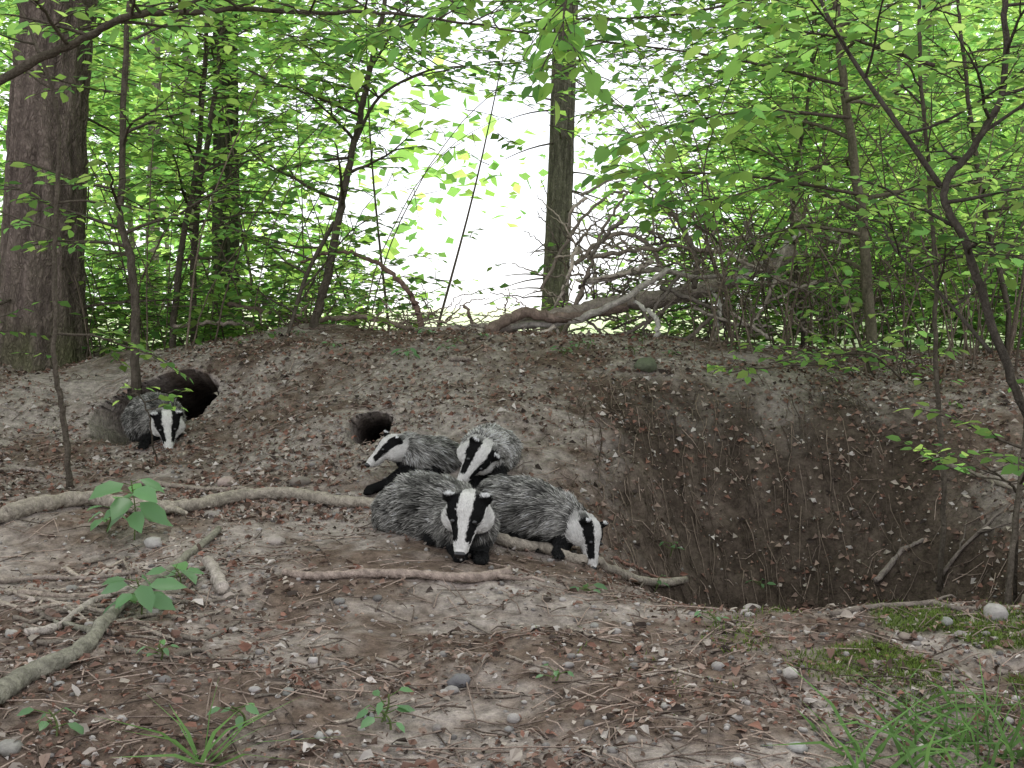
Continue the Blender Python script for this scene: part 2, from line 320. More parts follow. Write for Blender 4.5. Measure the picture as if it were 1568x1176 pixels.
# ---------------------------------------------------------------- foliage machinery
GP=np.array([[.12,.215,.06],[.10,.19,.055],[.145,.235,.06],[.075,.155,.05],[.165,.24,.07]])
def lcol(k=1.): return GP[rng.integers(5)]*U(.75,1.2)*k
def twig(mb,p,d,L,r,ls,k=1.,step=.62,wc=(.10,.085,.07),droop=.25):
    n=5; pts=[p]; v=d/np.linalg.norm(d)
    for i in range(n-1):
        v=v+rng.normal(size=3)*.1+np.array([0,0,-droop*.25]); v/=np.linalg.norm(v); pts.append(pts[-1]+v*L/(n-1))
    pts=np.array(pts); mb.tube(pts,np.linspace(r,r*.4,n),4,wc,cap=False)
    m=max(2,int(L/(ls*step))); s=rng.choice([-1,1])
    for q in range(m):
        t=(q+.7)/m; f=t*(n-1); a=min(int(f),n-2); pos=pts[a]+(pts[a+1]-pts[a])*(f-a); dd=pts[a+1]-pts[a]; dd/=np.linalg.norm(dd); s=-s
        perp=np.cross(dd,[0,0,1]); perp/=np.linalg.norm(perp)+1e-6
        if q==m-1: ld=dd
        else: ld=dd*.55+perp*s*.9
        ld=ld+np.array([0,0,-.18+rng.normal()*.15])
        mb.leaf(pos,ld,np.array([rng.normal()*.38,rng.normal()*.38-.15,1]),ls*U(.7,1.15),lcol(k))
def branch(mb,p,d,L,r,ls,depth=1,k=1.,up=.0,wc=(.10,.085,.07),bare=.15):
    n=7; pts=[np.array(p,float)]; v=np.array(d,float); v/=np.linalg.norm(v)
    for i in range(n-1):
        v=v+rng.normal(size=3)*.12+np.array([0,0,up*.12]); v/=np.linalg.norm(v); pts.append(pts[-1]+v*L/(n-1))
    pts=np.array(pts); mb.tube(pts,np.linspace(r,r*.35,n),5,wc,cap=False)
    m=max(3,int(L/.08)) if depth==1 else max(3,int(L/.22)); s=1
    for q in range(m):
        t=bare+(1-bare)*(q+.8)/m; f=min(t,.999)*(n-1); a=min(int(f),n-2); pos=pts[a]+(pts[a+1]-pts[a])*(f-a); dd=pts[a+1]-pts[a]; dd/=np.linalg.norm(dd); s=-s
        perp=np.cross(dd,[0,0,1]); perp/=np.linalg.norm(perp)+1e-6
        cd=dd*.8+perp*s*U(.5,1.1)+np.array([0,0,rng.normal()*.15])
        if q==m-1: cd=dd
        if depth==1: twig(mb,pos,cd,U(.16,.34)*(1.15-.5*t)*min(1,L/.6+.3),r*.3+.0012,ls,k,wc=wc)
        else: branch(mb,pos,cd,L*U(.35,.55)*(1.2-.6*t),r*.5,ls,1,k,up,wc)
def sapling(name,stem,r0,r1,nb,Lb,ls=.075,t0=.3,k=1.,depth=1,bias=(0,0,0),wc=(.10,.085,.068),forks=()):
    s=spl(stem,8); mb=MB(); n=len(s); rr=np.linspace(r0,r1,n); s=s+np.cumsum(rng.normal(size=s.shape)*.004,0)
    g=s[0]; b=np.array([g[0],g[1],float(H(g[0],g[1]))-.05]); s=np.vstack([b,s]); rr=np.r_[r0*1.25,rr]; n+=1
    mb.tube(s,rr,9,wc,rough=.08,cvar=.25)
    paths=[(s,rr)]
    for f in forks:
        fs=spl(f[0],8); fr=np.linspace(f[1],f[2],len(fs)); mb.tube(fs,fr,8,wc,rough=.05); paths.append((fs,fr))
    for (S,R) in paths:
        nn=nb if S is s else max(3,nb//2); tt=t0 if S is s else .25
        for q in range(nn):
            t=tt+(1-tt)*(q+rng.random())/nn; i=min(int(t*(len(S)-1)),len(S)-1); a=U(0,6.28)
            d=np.array([math.cos(a),math.sin(a),U(.05,.6)])+np.array(bias)
            branch(mb,S[i],d,Lb*U(.6,1.15)*(1.15-.4*t),R[i]*.45+.002,ls,depth,k,0,wc)
    mb.flush(); return mb.build(name,[M_bark,M_leaf])
sapling('beech_sapling',[P(208,575,6.3),P(198,500,6.3),P(188,400,6.3),P(171,335,6.3),P(175,200,6.3),P(182,75,6.3),P(186,-80,6.3)],.027,.014,14,.75,.08,.35,1.1)
sapling('beech_sapling',[P(265,522,7.6),P(275,380,7.6),P(300,230,7.6),P(315,100,7.6),P(320,-60,7.6)],.024,.012,14,.8,.085,.25,1.1)
sapling('beech_sapling',[P(297,512,7.9),P(296,350,7.9),P(312,230,7.8),P(332,100,7.8),P(345,-60,7.8)],.026,.012,13,.8,.085,.25,1.1)
sapling('beech_sapling',[P(480,497,7.0),P(500,420,7.0),P(512,340,7.0),P(530,260,7.),P(548,190,7.),P(560,115,7.),P(578,20,7.),P(590,-80,7.)],.030,.012,14,.75,.075,.3,1.1,bias=(-.35,0,0),
  forks=[([P(512,340,7.0),P(470,420,6.9),P(440,515,6.8)],.014,.012),([P(543,220,7.0),P(580,150,6.9),P(650,110,6.8),P(720,100,6.7)],.012,.004)])
sapling('hazel_sapling',[P(105,728,4.9),P(95,640,4.9),P(84,560,4.9),P(92,420,4.9),P(100,250,4.9),P(85,120,4.9),P(50,20,4.9),P(20,-80,4.9)],.014,.006,7,.45,.06,.35,1.)
sapling('hazel_sapling',[P(238,700,5.3),P(225,640,5.1),P(200,612,5.0)],.004,.003,3,.25,.06,.7,1.3)
sapling('hazel_tree',[P(-260,700,4.6),P(-220,400,4.5),P(-120,200,4.5),P(0,118,4.5),P(100,68,4.5),P(185,28,4.5),P(300,18,4.6),P(450,28,4.7),P(620,42,4.9),P(800,70,5.1)],.026,.004,20,.5,.075,.45,1.1)
sapling('beech_sapling',[P(1340,595,6.2),P(1326,450,6.2),P(1310,300,6.2),P(1287,150,6.2),P(1272,0,6.2),P(1262,-100,6.2)],.034,.016,15,.85,.08,.2,1.1,wc=(.14,.125,.09))
sapling('beech_sapling',[P(1600,800,4.2),P(1572,650,4.1),P(1520,520,4.1),P(1475,375,4.1),P(1440,285,4.1),P(1478,215,4.1),P(1518,120,4.1),P(1525,0,4.1),P(1522,-90,4.1)],.018,.010,10,.5,.065,.35,1.05,wc=(.075,.065,.055),
  forks=[([P(1440,285,4.1),P(1385,205,4.1),P(1325,120,4.2),P(1270,30,4.3),P(1235,-60,4.4)],.012,.006),([P(1518,540,4.1),P(1440,450,4.3),P(1370,380,4.6),P(1335,300,4.8)],.008,.004)])
sapling('hazel_sapling',[P(1440,868,4.6),P(1446,700,4.6),P(1440,500,4.6),P(1432,380,4.6),P(1405,150,4.6),P(1400,-60,4.6)],.012,.007,9,.5,.07,.45,1.05)
sapling('beech_sapling',[P(1545,910,3.75),P(1560,760,3.8),P(1568,600,3.9),P(1590,400,4.),P(1600,100,4.)],.011,.007,8,.45,.06,.3,1.05)
sapling('hazel_sapling',[P(1545,480,7.2),P(1500,300,7.2),P(1480,100,7.2),P(1470,-60,7.2)],.018,.01,16,.8,.08,.1,1.1)
sapling('hazel_sapling',[P(1230,500,7.8),P(1215,330,7.8),P(1240,150,7.8),P(1250,-60,7.8)],.016,.01,15,.85,.085,.1,1.1)
for st in [[(1340,590,6.0),(1280,560,5.8),(1200,565,5.6),(1110,575,5.5)],[(1345,590,6.1),(1300,500,5.9),(1230,450,5.8),(1130,440,5.8)],[(1560,760,4.2),(1530,740,4.1),(1490,715,4.0)],[(1400,600,6),(1340,545,5.6),(1260,545,5.4),(1180,555,5.3)],[(1400,620,6),(1380,560,6),(1420,500,6)]]:
    sapling('beech_seedling',[P(*q) for q in st],.006,.003,7,.30,.065,.1,1.35)
mb=MB()
for a in [((1330,300,5.6),(1150,270,5.2),(950,262,5.0)),((1300,180,5.6),(1150,170,5.2),(980,205,5.)),((1290,130,6),(1120,90,5.6),(900,60,5.2)),((1300,-40,6),(1050,20,5.5),(820,30,5.)),((1270,250,6.4),(1120,300,6.2),(980,310,6.)),((1430,100,5),(1300,60,4.8),(1150,40,4.6)),((1000,-90,5),(880,-20,4.6),(860,70,4.4)),((800,-90,5.5),(680,10,5.3),(560,60,5.2))]:
    s=spl([P(*q) for q in a],8); mb.tube(s,np.linspace(.010,.003,len(s)),6,(.09,.075,.06))
    for q in range(18):
        i=int(len(s)*(.15+.85*(q+rng.random())/18)) ; i=min(i,len(s)-2); d=s[i+1]-s[i]; d/=np.linalg.norm(d); pr=np.cross(d,[0,0,1])*rng.choice([-1,1])
        twig(mb,s[i],d*.7+pr*U(.5,1.1)+[0,0,rng.normal()*.15],U(.2,.42),.003,.10,1.2)
mb.flush(); mb.build('beech_bough',[M_bark,M_leaf])
# bare thin shrub stems tangled on the right and left
mb=MB()
for q in range(140):
    right=q<105; d=U(5.9,8.5) if right else U(6.9,8.5); px=U(1060,1600) if right else U(120,560); x0=ray(px,500)[0]*d; g=float(H(x0,d)); a=U(0,6.28); hh=U(.5,2.4)
    s=spl([[x0,d,g-.03],[x0+math.cos(a)*hh*.12,d+math.sin(a)*.1,g+hh*.4],[x0+math.cos(a)*hh*.4,d+math.sin(a)*.2,g+hh*.8],[x0+math.cos(a)*hh*.8,d+math.sin(a)*.3,g+hh]],5)
    s=s+np.cumsum(rng.normal(size=s.shape)*.006,0); cc=np.array([.15,.12,.095])*U(.5,1.5); mb.tube(s,np.linspace(U(.004,.008),.0015,len(s)),5,cc,cap=False)
    for w_ in range(5):
        i=rng.integers(4,len(s)-1); v=rng.normal(size=3)*[1,1,.5]+[0,0,.3]; L=U(.15,.5); v/=np.linalg.norm(v); pp=s[i]+v*np.linspace(0,L,5)[:,None]+np.cumsum(rng.normal(size=(5,3))*.012,0); mb.tube(pp,np.linspace(.003,.001,5),4,cc,cap=False)
mb.build('bare_shrub_stems',[M_bark])
# ---------------------------------------------------------------- undergrowth masses
def mass(name,N,tlo,thi,dlo,dhi,zfun,ls,k,clump=40,L=(.25,.5),mask=None,stems=12):
    mb=MB(); cl=[]
    while len(cl)<clump:
        d=U(dlo,dhi); t=U(tlo,thi); z=zfun(d)
        if mask is None or mask(t,(z-CAMZ)/d): cl.append((d*t,d,z,U(.6,1.35)))
    cl=np.array(cl)
    for i in range(N):
        c=cl[rng.integers(len(cl))]; p=c[:3]+rng.normal(size=3)*[.40,.5,.25]
        g=float(H(p[0],p[1])); 
        if p[2]<g+.05: p[2]=g+U(.05,.4)
        a=U(0,6.28); twig(mb,p,np.array([math.cos(a),math.sin(a),U(-.1,.5)]),U(*L),.0035,ls,k*c[3],.6)
    for i in range(clump//stems):
        c=cl[rng.integers(len(cl))]; g=float(H(c[0],c[1])); top=c[2]+U(.2,1.0)
        s=spl([[c[0]+rng.normal()*.4,c[1],g-.05],[c[0]+rng.normal()*.2,c[1],(g+top)/2],[c[0],c[1],top]],5); mb.tube(s,np.linspace(U(.006,.014),.003,len(s)),5,(.13,.11,.085))
    mb.flush(True); return mb.build(name,[M_bark,M_leaf])
mass('undergrowth_foliage',2700,-.56,-.18,8.5,13.5,lambda d:U(.6,4.6),.11,1.15,100)
mass('undergrowth_foliage',3000,.18,.60,7.8,13.5,lambda d:U(.7,4.6),.11,1.05,105)
mass('bramble_thicket',1300,-.45,-.13,7.6,10,lambda d:U(.5,1.15),.085,.9,65,(.15,.35))
mass('bramble_thicket',2100,.09,.58,8,11,lambda d:U(.6,1.5),.085,.8,85,(.15,.35))
mass('overhanging_foliage',1050,-.26,.26,6.5,10,lambda d:CAMZ+d*U(.12,.36),.09,1.2,52,mask=lambda t,v:v>(.205 if -.15<t<.03 else (.19 if .06<t<.14 else .15)))
mb=MB()
def bgtree(x,d,hh,r,nl,ls,k,lo=.08):
    g=float(H(x,d)); ln=rng.normal(size=3)*.02*hh
    s=spl([[x,d,g-.1],[x+ln[0],d,g+hh*.3],[x+ln[1],d,g+hh*.65],[x+ln[2]*1.5,d,g+hh]],4); mb.tube(s,np.linspace(r,r*.4,len(s)),8,np.array([.19,.165,.14])*U(.8,1.6))
    cs=np.array([[x+rng.normal()*hh*.15,d+rng.normal()*hh*.14,g+hh*U(lo,1)] for _ in range(12)])
    c=cs[rng.integers(12,size=nl)]+rng.normal(size=(nl,3))*[hh*.07,hh*.07,hh*.05]
    c[:,2]=np.maximum(c[:,2],g+.2)
    n=rng.normal(size=(nl,3))*.6+[0,-.2,1]; cc=GP[rng.integers(5,size=nl)]*U(.7,1.3,nl)[:,None]*k
    mb.leaves(c,rng.normal(size=(nl,3))*[1,1,.4],n,U(.7,1.3,nl)*ls,cc,True)
for i in range(12): d=U(15,27); bgtree(-d*U(.27,.62),d,U(7,11),U(.04,.09),1300,.23,1.2)
for i in range(14): d=U(15,27); bgtree(d*U(.24,.62),d,U(7,11),U(.04,.09),1300,.23,1.2)
for i in range(26): d=U(34,60); bgtree(rng.choice([-1,1])*d*U(.26,.7),d,U(10,17),U(.12,.2),800,.5,1.3)
mb.build('background_woodland',[M_bark,M_leaf])
# ---------------------------------------------------------------- large trunks
def trunk(name,path,r0,r1,col,flare=.5,ridge=.1,stubs=0):
    s=spl(path,24); n=len(s); t=np.linspace(0,1,n); hz=s[:,2]-s[0,2]
    rr=r0+(r1-r0)*t; sides=64
    th=np.linspace(0,2*np.pi,sides,endpoint=False); A,Zs=np.meshgrid(th,hz)
    fl=1+flare*np.exp(-Zs/.25)*(1+.35*np.cos(A*5+1))
    cxs,sy=np.cos(A)*3,np.sin(A)*3
    nz=vn(cxs*3.2,Zs*3+sy*3.2,51)+.8*vn(cxs*7,Zs*7+sy*7,52)+.5*vn(cxs*15,Zs*18+sy*15,53)
    R=rr[:,None]*fl*(1+ridge*nz)
    V=np.stack([s[:,0:1]+R*np.cos(A),s[:,1:2]+R*np.sin(A),s[:,2:3]+0*A],-1).reshape(-1,3)
    i=np.arange(n-1)[:,None]*sides; j=np.arange(sides)[None]; j2=(j+1)%sides
    C=np.asarray(col)[None]*(1+.7*nz.reshape(-1,1)); 
    mossy=np.clip(np.exp(-Zs/.35)*(.6+1.5*vn(cxs*2,Zs*4,57)),0,.7).reshape(-1,1); C=C*(1-mossy)+np.array([.10,.115,.045])*mossy
    mb=MB(); mb.add(V,np.stack([i+j,i+j2,i+sides+j2,i+sides+j],-1).reshape(-1,4),np.clip(C,.01,1))
    for q in range(stubs):
        k=rng.integers(int(n*.1),n); a=U(0,6.28); d=np.array([math.cos(a),math.sin(a),U(-.2,.3)]); L=U(.2,.9)
        pp=s[k]+d*np.linspace(.0,L+rr[k],6)[:,None]+np.linspace(0,1,6)[:,None]**2*[0,0,-.15]; mb.tube(pp,np.linspace(.014,.004,6),5,(.12,.10,.08))
    return mb.build(name,[M_trunk])
def base(px,d): x=ray(px,500)[0]*d; return np.array([x,d,float(H(x,d))-.12])
b=base(62,7.5); trunk('spruce_tree',[b,P(70,300,7.5),P(92,0,7.55),b+[.75,.1,6],b+[1.0,.1,11]],.275,.19,(.17,.135,.12),.35,.10,10)
b=base(846,13.5); trunk('spruce_tree',[b,P(857,300,13.5),P(868,0,13.5),b+[.35,0,7],b+[.5,0,12]],.165,.12,(.18,.155,.14),.25,.08,60)
b=base(345,11); trunk('ivy_clad_tree',[b,b+[.02,0,1.2],b+[.05,0,3],b+[.1,0,9]],.15,.10,(.07,.07,.05),.4,.12,6)
for px,d,r in [(230,22,.14),(1390,20,.10)]:
    b=base(px,d); trunk('pine_tree',[b,b+[.2,0,6],b+[.1,0,18]],r,r*.7,(.22,.19,.17),.2,.08,20)
mb=MB(); N=16000  # unseen leaf layer overhead, added to keep direct sun off the mound
cl=np.stack([U(-7,7,160),U(4.4,11.5,160),U(5.2,8,160)],1); c=cl[rng.integers(160,size=N)]+rng.normal(size=(N,3))*[.55,.55,.3]
mb.leaves(c,rng.normal(size=(N,3))*[1,1,.3],rng.normal(size=(N,3))*.35+[0,0,1],U(.13,.21,N),GP[rng.integers(5,size=N)],True)
mb.build('shade_canopy',[M_bark,M_leaf])
# ---------------------------------------------------------------- fallen tree + brush pile
mb=MB(); bc=(.26,.215,.185)
def br(pts,r0,r1,col=bc,sides=7):
    s=spl([P(*q) for q in pts],10); s=s+rng.normal(size=s.shape)*.005; rr=np.linspace(r0,r1,len(s))*(1+.07*rng.normal(size=len(s))); mb.tube(s,rr,sides,col,rough=.10,cvar=.25)
br([(640,512,6.9),(740,505,7.0),(850,484,7.0),(950,464,7.05),(1080,442,7.2),(1215,385,7.5)],.036,.062,(.32,.27,.24),12)
br([(745,508,6.8),(800,480,6.9),(860,487,6.9),(960,470,6.95)],.038,.028,(.22,.165,.14),9)
br([(770,500,7.0),(880,490,6.9),(960,455,6.8),(1022,412,6.8)],.024,.020,(.42,.38,.35))
br([(460,402,7.0),(520,386,7.0),(575,402,7.0),(620,440,7.0),(640,475,7.),(645,508,7.)],.010,.022,(.2,.135,.11))
br([(490,490,7.2),(560,486,7.1),(630,502,7.0)],.018,.016,(.25,.2,.16))
br([(350,465,7.6),(420,480,7.4),(470,492,7.2)],.016,.014,(.16,.12,.1))
br([(265,500,7.4),(330,495,7.3),(390,497,7.3)],.014,.012)
br([(1003,525,6.7),(1006,490,6.7),(972,462,6.8)],.019,.012,(.52,.49,.45))
br([(1098,500,6.9),(1102,465,6.9),(1085,440,7.0)],.017,.011,(.5,.47,.43))
br([(860,520,7.2),(900,420,7.2),(925,350,7.2),(960,295,7.2)],.018,.008)
br([(830,440,7.4),(880,350,7.4),(930,300,7.4),(965,293,7.4)],.013,.008)
br([(880,405,7.2),(940,358,7.2),(990,372,7.2),(1012,405,7.2)],.015,.013)
br([(1002,305,7.0),(1040,340,7.0),(1066,400,7.0),(1062,440,7.0)],.020,.017,(.17,.145,.12))
br([(900,432,6.9),(1000,414,6.9),(1080,425,6.9),(1180,405,7.0)],.018,.013,(.33,.29,.26))
br([(900,395,7.1),(1020,378,7.0),(1120,388,7.0)],.016,.012)
br([(1130,430,6.9),(1180,395,6.9),(1225,355,6.9)],.020,.014,(.46,.43,.40))
br([(713,470,7.0),(722,490,7.0),(726,512,7.0)],.010,.013,(.22,.17,.14))
br([(930,520,7.1),(980,500,7.0),(1050,440,7.0),(1100,340,7.1)],.016,.008)
br([(1040,530,7.0),(1120,450,7.0),(1150,330,7.1)],.015,.006)
br([(890,300,7.0),(955,270,7.0),(1010,300,7.0),(1035,350,7.0)],.010,.007,(.28,.24,.21))
for (x0,y0,x1,y1) in [(850,500,790,515),(870,540,850,500),(940,530,900,505),(1000,400,880,430),(1060,470,1180,500),(880,380,850,470),(960,330,900,400),(1140,340,1180,460),(900,300,870,350),(1040,420,980,520),(1200,380,1150,500),(1100,380,1240,450),(760,520,700,500),(820,530,800,500),(1180,520,1100,470),(1250,430,1160,470),(1010,440,1130,520)]:
    br([(x0,y0,6.85),((x0+x1)/2+U(-12,12),(y0+y1)/2+U(-14,14),6.85),(x1,y1,6.95)],U(.010,.018),.008,np.array([.33,.285,.25])*U(.5,1.5),6)
for q in range(260):
    px=U(850,1290); row=U(360,530); d=U(6.8,8.4); a=U(0,3.14); L=U(40,140)
    br([(px,row,d),(px+math.cos(a)*L*.5,row-math.sin(a)*L*.4+U(-14,14),d+U(-.2,.2)),(px+math.cos(a)*L,row-math.sin(a)*L*.75,d+U(-.3,.3))],U(.004,.010),.003,np.array([.25,.21,.18])*U(.4,1.7),5)
for q in range(80):
    px=U(380,860); row=U(475,515); d=U(6.8,7.8); a=U(0,3.14); L=U(30,100)
    br([(px,row,d),(px+math.cos(a)*L*.5,row-math.sin(a)*L*.3+U(-8,8),d),(px+math.cos(a)*L,row-math.sin(a)*L*.5,d)],U(.003,.007),.003,np.array([.25,.19,.16])*U(.6,1.4),5)
mb.build('fallen_tree_brushwood',[M_bark])
# ---------------------------------------------------------------- small plants and grass
def herb(px,row,hgt,nl,ls,k=1.1,seed=0):
    g=G(px,row); mb=MB(); top=g+[U(-.03,.03),U(-.03,.03),hgt]; s=spl([g-[0,0,.02],(g+top)/2+[.01,0,0],top],5); mb.tube(s,np.linspace(.003,.002,len(s)),5,(.1,.13,.05))
    for q in range(nl):
        t=.35+.65*q/nl; p=g+(top-g)*t; a=q*2.4+seed; st=p+np.array([math.cos(a),math.sin(a),.35])*.03
        mb.tube([p,st],[.0015,.001],4,(.1,.15,.05),cap=False); mb.leaf(st,np.array([math.cos(a),math.sin(a),-.35+rng.normal()*.25]),np.array([rng.normal()*.25,rng.normal()*.25-.35,1]),ls*U(.65,1.15),np.array([.085,.175,.075])*k*U(.8,1.15))
    mb.flush(False,1,.27,.06); return mb.build('broadleaf_herb',[M_bark,M_herb])
herb(205,828,.22,14,.135,1.3,.4); herb(160,815,.10,7,.085,1.3,2); herb(215,950,.12,10,.105,1.2,1.1); herb(275,900,.07,6,.09,1.2,2.2); herb(1025,850,.06,5,.045); herb(1165,905,.03,5,.04); herb(85,1130,.05,5,.045); herb(905,910,.02,5,.05,1.,3); herb(860,545,.05,5,.05); herb(625,550,.06,6,.06); herb(1000,905,.05,4,.05)
for q in range(40): herb(U(350,1200) if q%2 else U(20,1540),U(500,550) if q<34 else U(950,1160),U(.02,.06),5,U(.02,.045),1.25,q)
def tuft(name,px,row,n,L,spread,k=1.):
    g=G(px,row); x=g[0]+rng.normal(size=n)*spread; y=g[1]+rng.normal(size=n)*spread*.8; d=rng.normal(size=(n,3))*[.5,.5,0]+[0,0,1]
    mb=MB(); p=np.stack([x,y,H(x,y)-.01],1); bend=d*[1.4,1.4,0]+[0,0,-.55]; c=np.array([[.09,.165,.055]])*U(.6,1.4,n)[:,None]*k
    le=U(.4,1.1,n)*L
    mb.strands(p,d,bend,le,U(.005,.010,n),c*.8,c*1.2); return mb.build(name,[M_grass])
tuft('grass_tuft',1430,1180,50,.25,.09,1.1); tuft('grass_tuft',1535,1155,60,.24,.07,1.1); tuft('grass_tuft',1340,1195,20,.18,.05,1.1); tuft('grass_tuft',315,1170,14,.2,.010,1.3); tuft('grass_tuft',1400,1090,10,.15,.05,1.1); tuft('grass_tuft',1270,1140,6,.1,.03)
N=18000; x=1.13+rng.normal(size=N)*.27; y=2.85+rng.normal(size=N)*.22; kk=vn(x*6,y*6,31)>-.08; x,y=x[kk],y[kk]; N=len(x)
mb=MB(); c=np.array([[.12,.17,.045]])*U(.5,1.4,N)[:,None]; mb.strands(np.stack([x,y,H(x,y)],1),rng.normal(size=(N,3))*.6+[0,0,1],rng.normal(size=(N,3))*.4,U(.008,.022,N),U(.002,.004,N),c*.7,c*1.2); mb.build('moss_patch',[M_grass])
# ---------------------------------------------------------------- badgers
def sph(V,Fc,c,r,off,R=None,nu=14,nv=9):
    th=np.linspace(0,2*np.pi,nu,endpoint=False); ph=np.linspace(0,np.pi,nv)[1:-1]
    D=np.array([[math.sin(p)*math.cos(t),math.sin(p)*math.sin(t),math.cos(p)] for p in ph for t in th]+[[0,0,1],[0,0,-1]])*np.asarray(r)
    if R is not None: D=D@R
    V.append(D+np.asarray(c)); m=nv-2
    for i in range(m-1):
        for j in range(nu): Fc.append([off+i*nu+j,off+(i+1)*nu+j,off+(i+1)*nu+(j+1)%nu,off+i*nu+(j+1)%nu])
    for j in range(nu): Fc.append([off+j,off+(j+1)%nu,off+m*nu]); Fc.append([off+(m-1)*nu+(j+1)%nu,off+(m-1)*nu+j,off+m*nu+1])
    return off+len(D)
def segd(p,a,b,ra,rb):
    ab=b-a; t=np.clip(((p-a)@ab)/(ab@ab+1e-9),0,1); q=a+t[:,None]*ab; return np.linalg.norm(p-q,axis=1)-(ra+(rb-ra)*t),t
def badger(spine,hc,nose,up,s,legs,count=26000,bodylen=.032,lum=1.,dirt=.1):
    hc=np.array(hc,float); nose=np.array(nose,float); f=nose-hc; f/=np.linalg.norm(f); up=np.array(up,float); up-=f*(up@f); up/=np.linalg.norm(up); rt=np.cross(f,up)
    R=np.stack([rt,f,up])
    loc=lambda a,b,c:hc+(rt*a+f*b+up*c)*s
    V=[];Fc=[];o=0
    for (a,ra),(b,rb) in zip(spine[:-1],spine[1:]):
        a=np.array(a,float);b=np.array(b,float);n=max(2,int(np.linalg.norm(b-a)/.025))
        for t in np.linspace(0,1,n+1): o=sph(V,Fc,a+(b-a)*t,[ra+(rb-ra)*t]*3,o)
    a=np.array(spine[0][0],float); ra=spine[0][1]
    for t in np.linspace(0,1,5): o=sph(V,Fc,hc+(a-hc)*t,[.062*s+(ra-.062*s)*t]*3,o)
    o=sph(V,Fc,loc(0,0,0),np.array([.070,.078,.060])*s,o,R)
    for q in (-1,1): o=sph(V,Fc,loc(q*.038,.010,-.018),np.array([.044,.05,.04])*s,o,R)
    for t in np.linspace(0,1,9):
        o=sph(V,Fc,loc(0,.04+.095*t,.004-.022*t),np.array([.046-.024*t,.03,.042-.020*t])*s,o,R)
    o=sph(V,Fc,loc(0,.10,-.036),np.array([.018,.035,.014])*s,o,R)
    ears=[]
    for q in (-1,1):
        e=loc(q*.058,-.018,.048); ears.append(e); o=sph(V,Fc,e,np.array([.024,.010,.024])*s,o,R)
    for lg in legs:
        for (a,ra),(b,rb) in zip(lg[:-1],lg[1:]):
            a=np.array(a,float);b=np.array(b,float)
            for t in np.linspace(0,1,6): o=sph(V,Fc,a+(b-a)*t,[ra+(rb-ra)*t]*3,o)
        ft=np.array(lg[-1][0],float); o=sph(V,Fc,ft+[0,-.018,-.006],[.025,.034,.016],o)
        for tq in (-1.5,-.5,.5,1.5): o=sph(V,Fc,ft+[tq*.011,-.046,-.01],[.007,.018,.008],o)
    me=bpy.data.meshes.new('tmp'); me.from_pydata(np.vstack(V).tolist(),[],Fc); ob=bpy.data.objects.new('tmp',me); scene.collection.objects.link(ob)
    m=ob.modifiers.new('r','REMESH'); m.mode='VOXEL'; m.voxel_size=.0075
    m=ob.modifiers.new('s','SMOOTH'); m.iterations=5; m.factor=.5
    dg=bpy.context.evaluated_depsgraph_get(); dg.update(); me2=bpy.data.meshes.new_from_object(ob.evaluated_get(dg)); bpy.data.objects.remove(ob)
    me2.calc_loop_triangles(); nv=len(me2.vertices); co=np.empty(nv*3); me2.vertices.foreach_get('co',co); co=co.reshape(-1,3)
    no=np.empty(nv*3); me2.vertices.foreach_get('normal',no); no=no.reshape(-1,3)
    T3=np.empty(len(me2.loop_triangles)*3,int); me2.loop_triangles.foreach_get('vertices',T3); T3=T3.reshape(-1,3)
    def pattern(p,nr):
        n=len(p); bd=np.full(n,9.); comb=np.zeros((n,3)); below=np.zeros(n)
        for (a,ra),(b,rb) in zip(spine[:-1],spine[1:]):
            a=np.array(a,float);b=np.array(b,float); d,t=segd(p,a,b,ra,rb); k=d<bd; bd[k]=d[k]
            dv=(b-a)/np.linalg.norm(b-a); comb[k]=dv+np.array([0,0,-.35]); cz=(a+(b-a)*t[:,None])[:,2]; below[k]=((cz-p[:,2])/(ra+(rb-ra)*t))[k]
        ld=np.full(n,9.)
        for lg in legs:
            for (a,ra),(b,rb) in zip(lg[:-1],lg[1:]): d,t=segd(p,np.array(a,float),np.array(b,float),ra,rb); ld=np.minimum(ld,d)
            ld=np.minimum(ld,np.linalg.norm(p-np.array(lg[-1][0],float)-[0,-.03,0],axis=1)-.04)
        q=(p-hc)@R.T/s; X,Yy,Zz=q[:,0],q[:,1],q[:,2]
        hd=np.minimum(np.linalg.norm(q/[.075,.085,.068],axis=1)-1,9.)*.06; d2,_=segd(q,np.array([0,.04,0]),np.array([0,.14,-.02]),.048,.024); hd=np.minimum(hd,d2)*s
        head=(hd<np.minimum(bd,ld)+.012)&(Yy>-.075)
        leg=(ld<bd)&~head
        th=np.degrees(np.arctan2(np.abs(X),Zz+.014+.12*np.clip(Yy,0,.14)))
        wob=rng.normal(size=n)*1.6+7*vn(X*40,Yy*40,91)
        nap=sm(-.02,-.075,Yy)
        c=np.array([.66,.645,.62])*(1-.45*np.clip(rng.random(n)-.55,0,1)-dirt*(vn(X*50,Yy*50,92)+.5))[:,None]
        blk=(th>20+wob-4*np.clip(Yy/.1,0,1))&(th<57+wob)&(Yy>-.065)&(Yy<.125); c[blk]=.012
        c[(th>128+wob)&(Yy<.09)]=.05
        grey=np.array([.25,.245,.23])*lum
        side=(th>57)&(Yy<-.03); c[side]=c[side]*.6+grey*.4
        c=c*(1-.75*nap[:,None])+grey*.75*nap[:,None]
        for e in ears:
            de=np.linalg.norm(p-e,axis=1)/s; k=de<.031; out=((p-e)@up)/s; c[k]=.012; c[k&(out>.012)]=.6
        ln=np.full(n,.011*s); ln[(th>60)&(Yy<.04)]=.022*s; ln[Yy<-.04]=.022*s
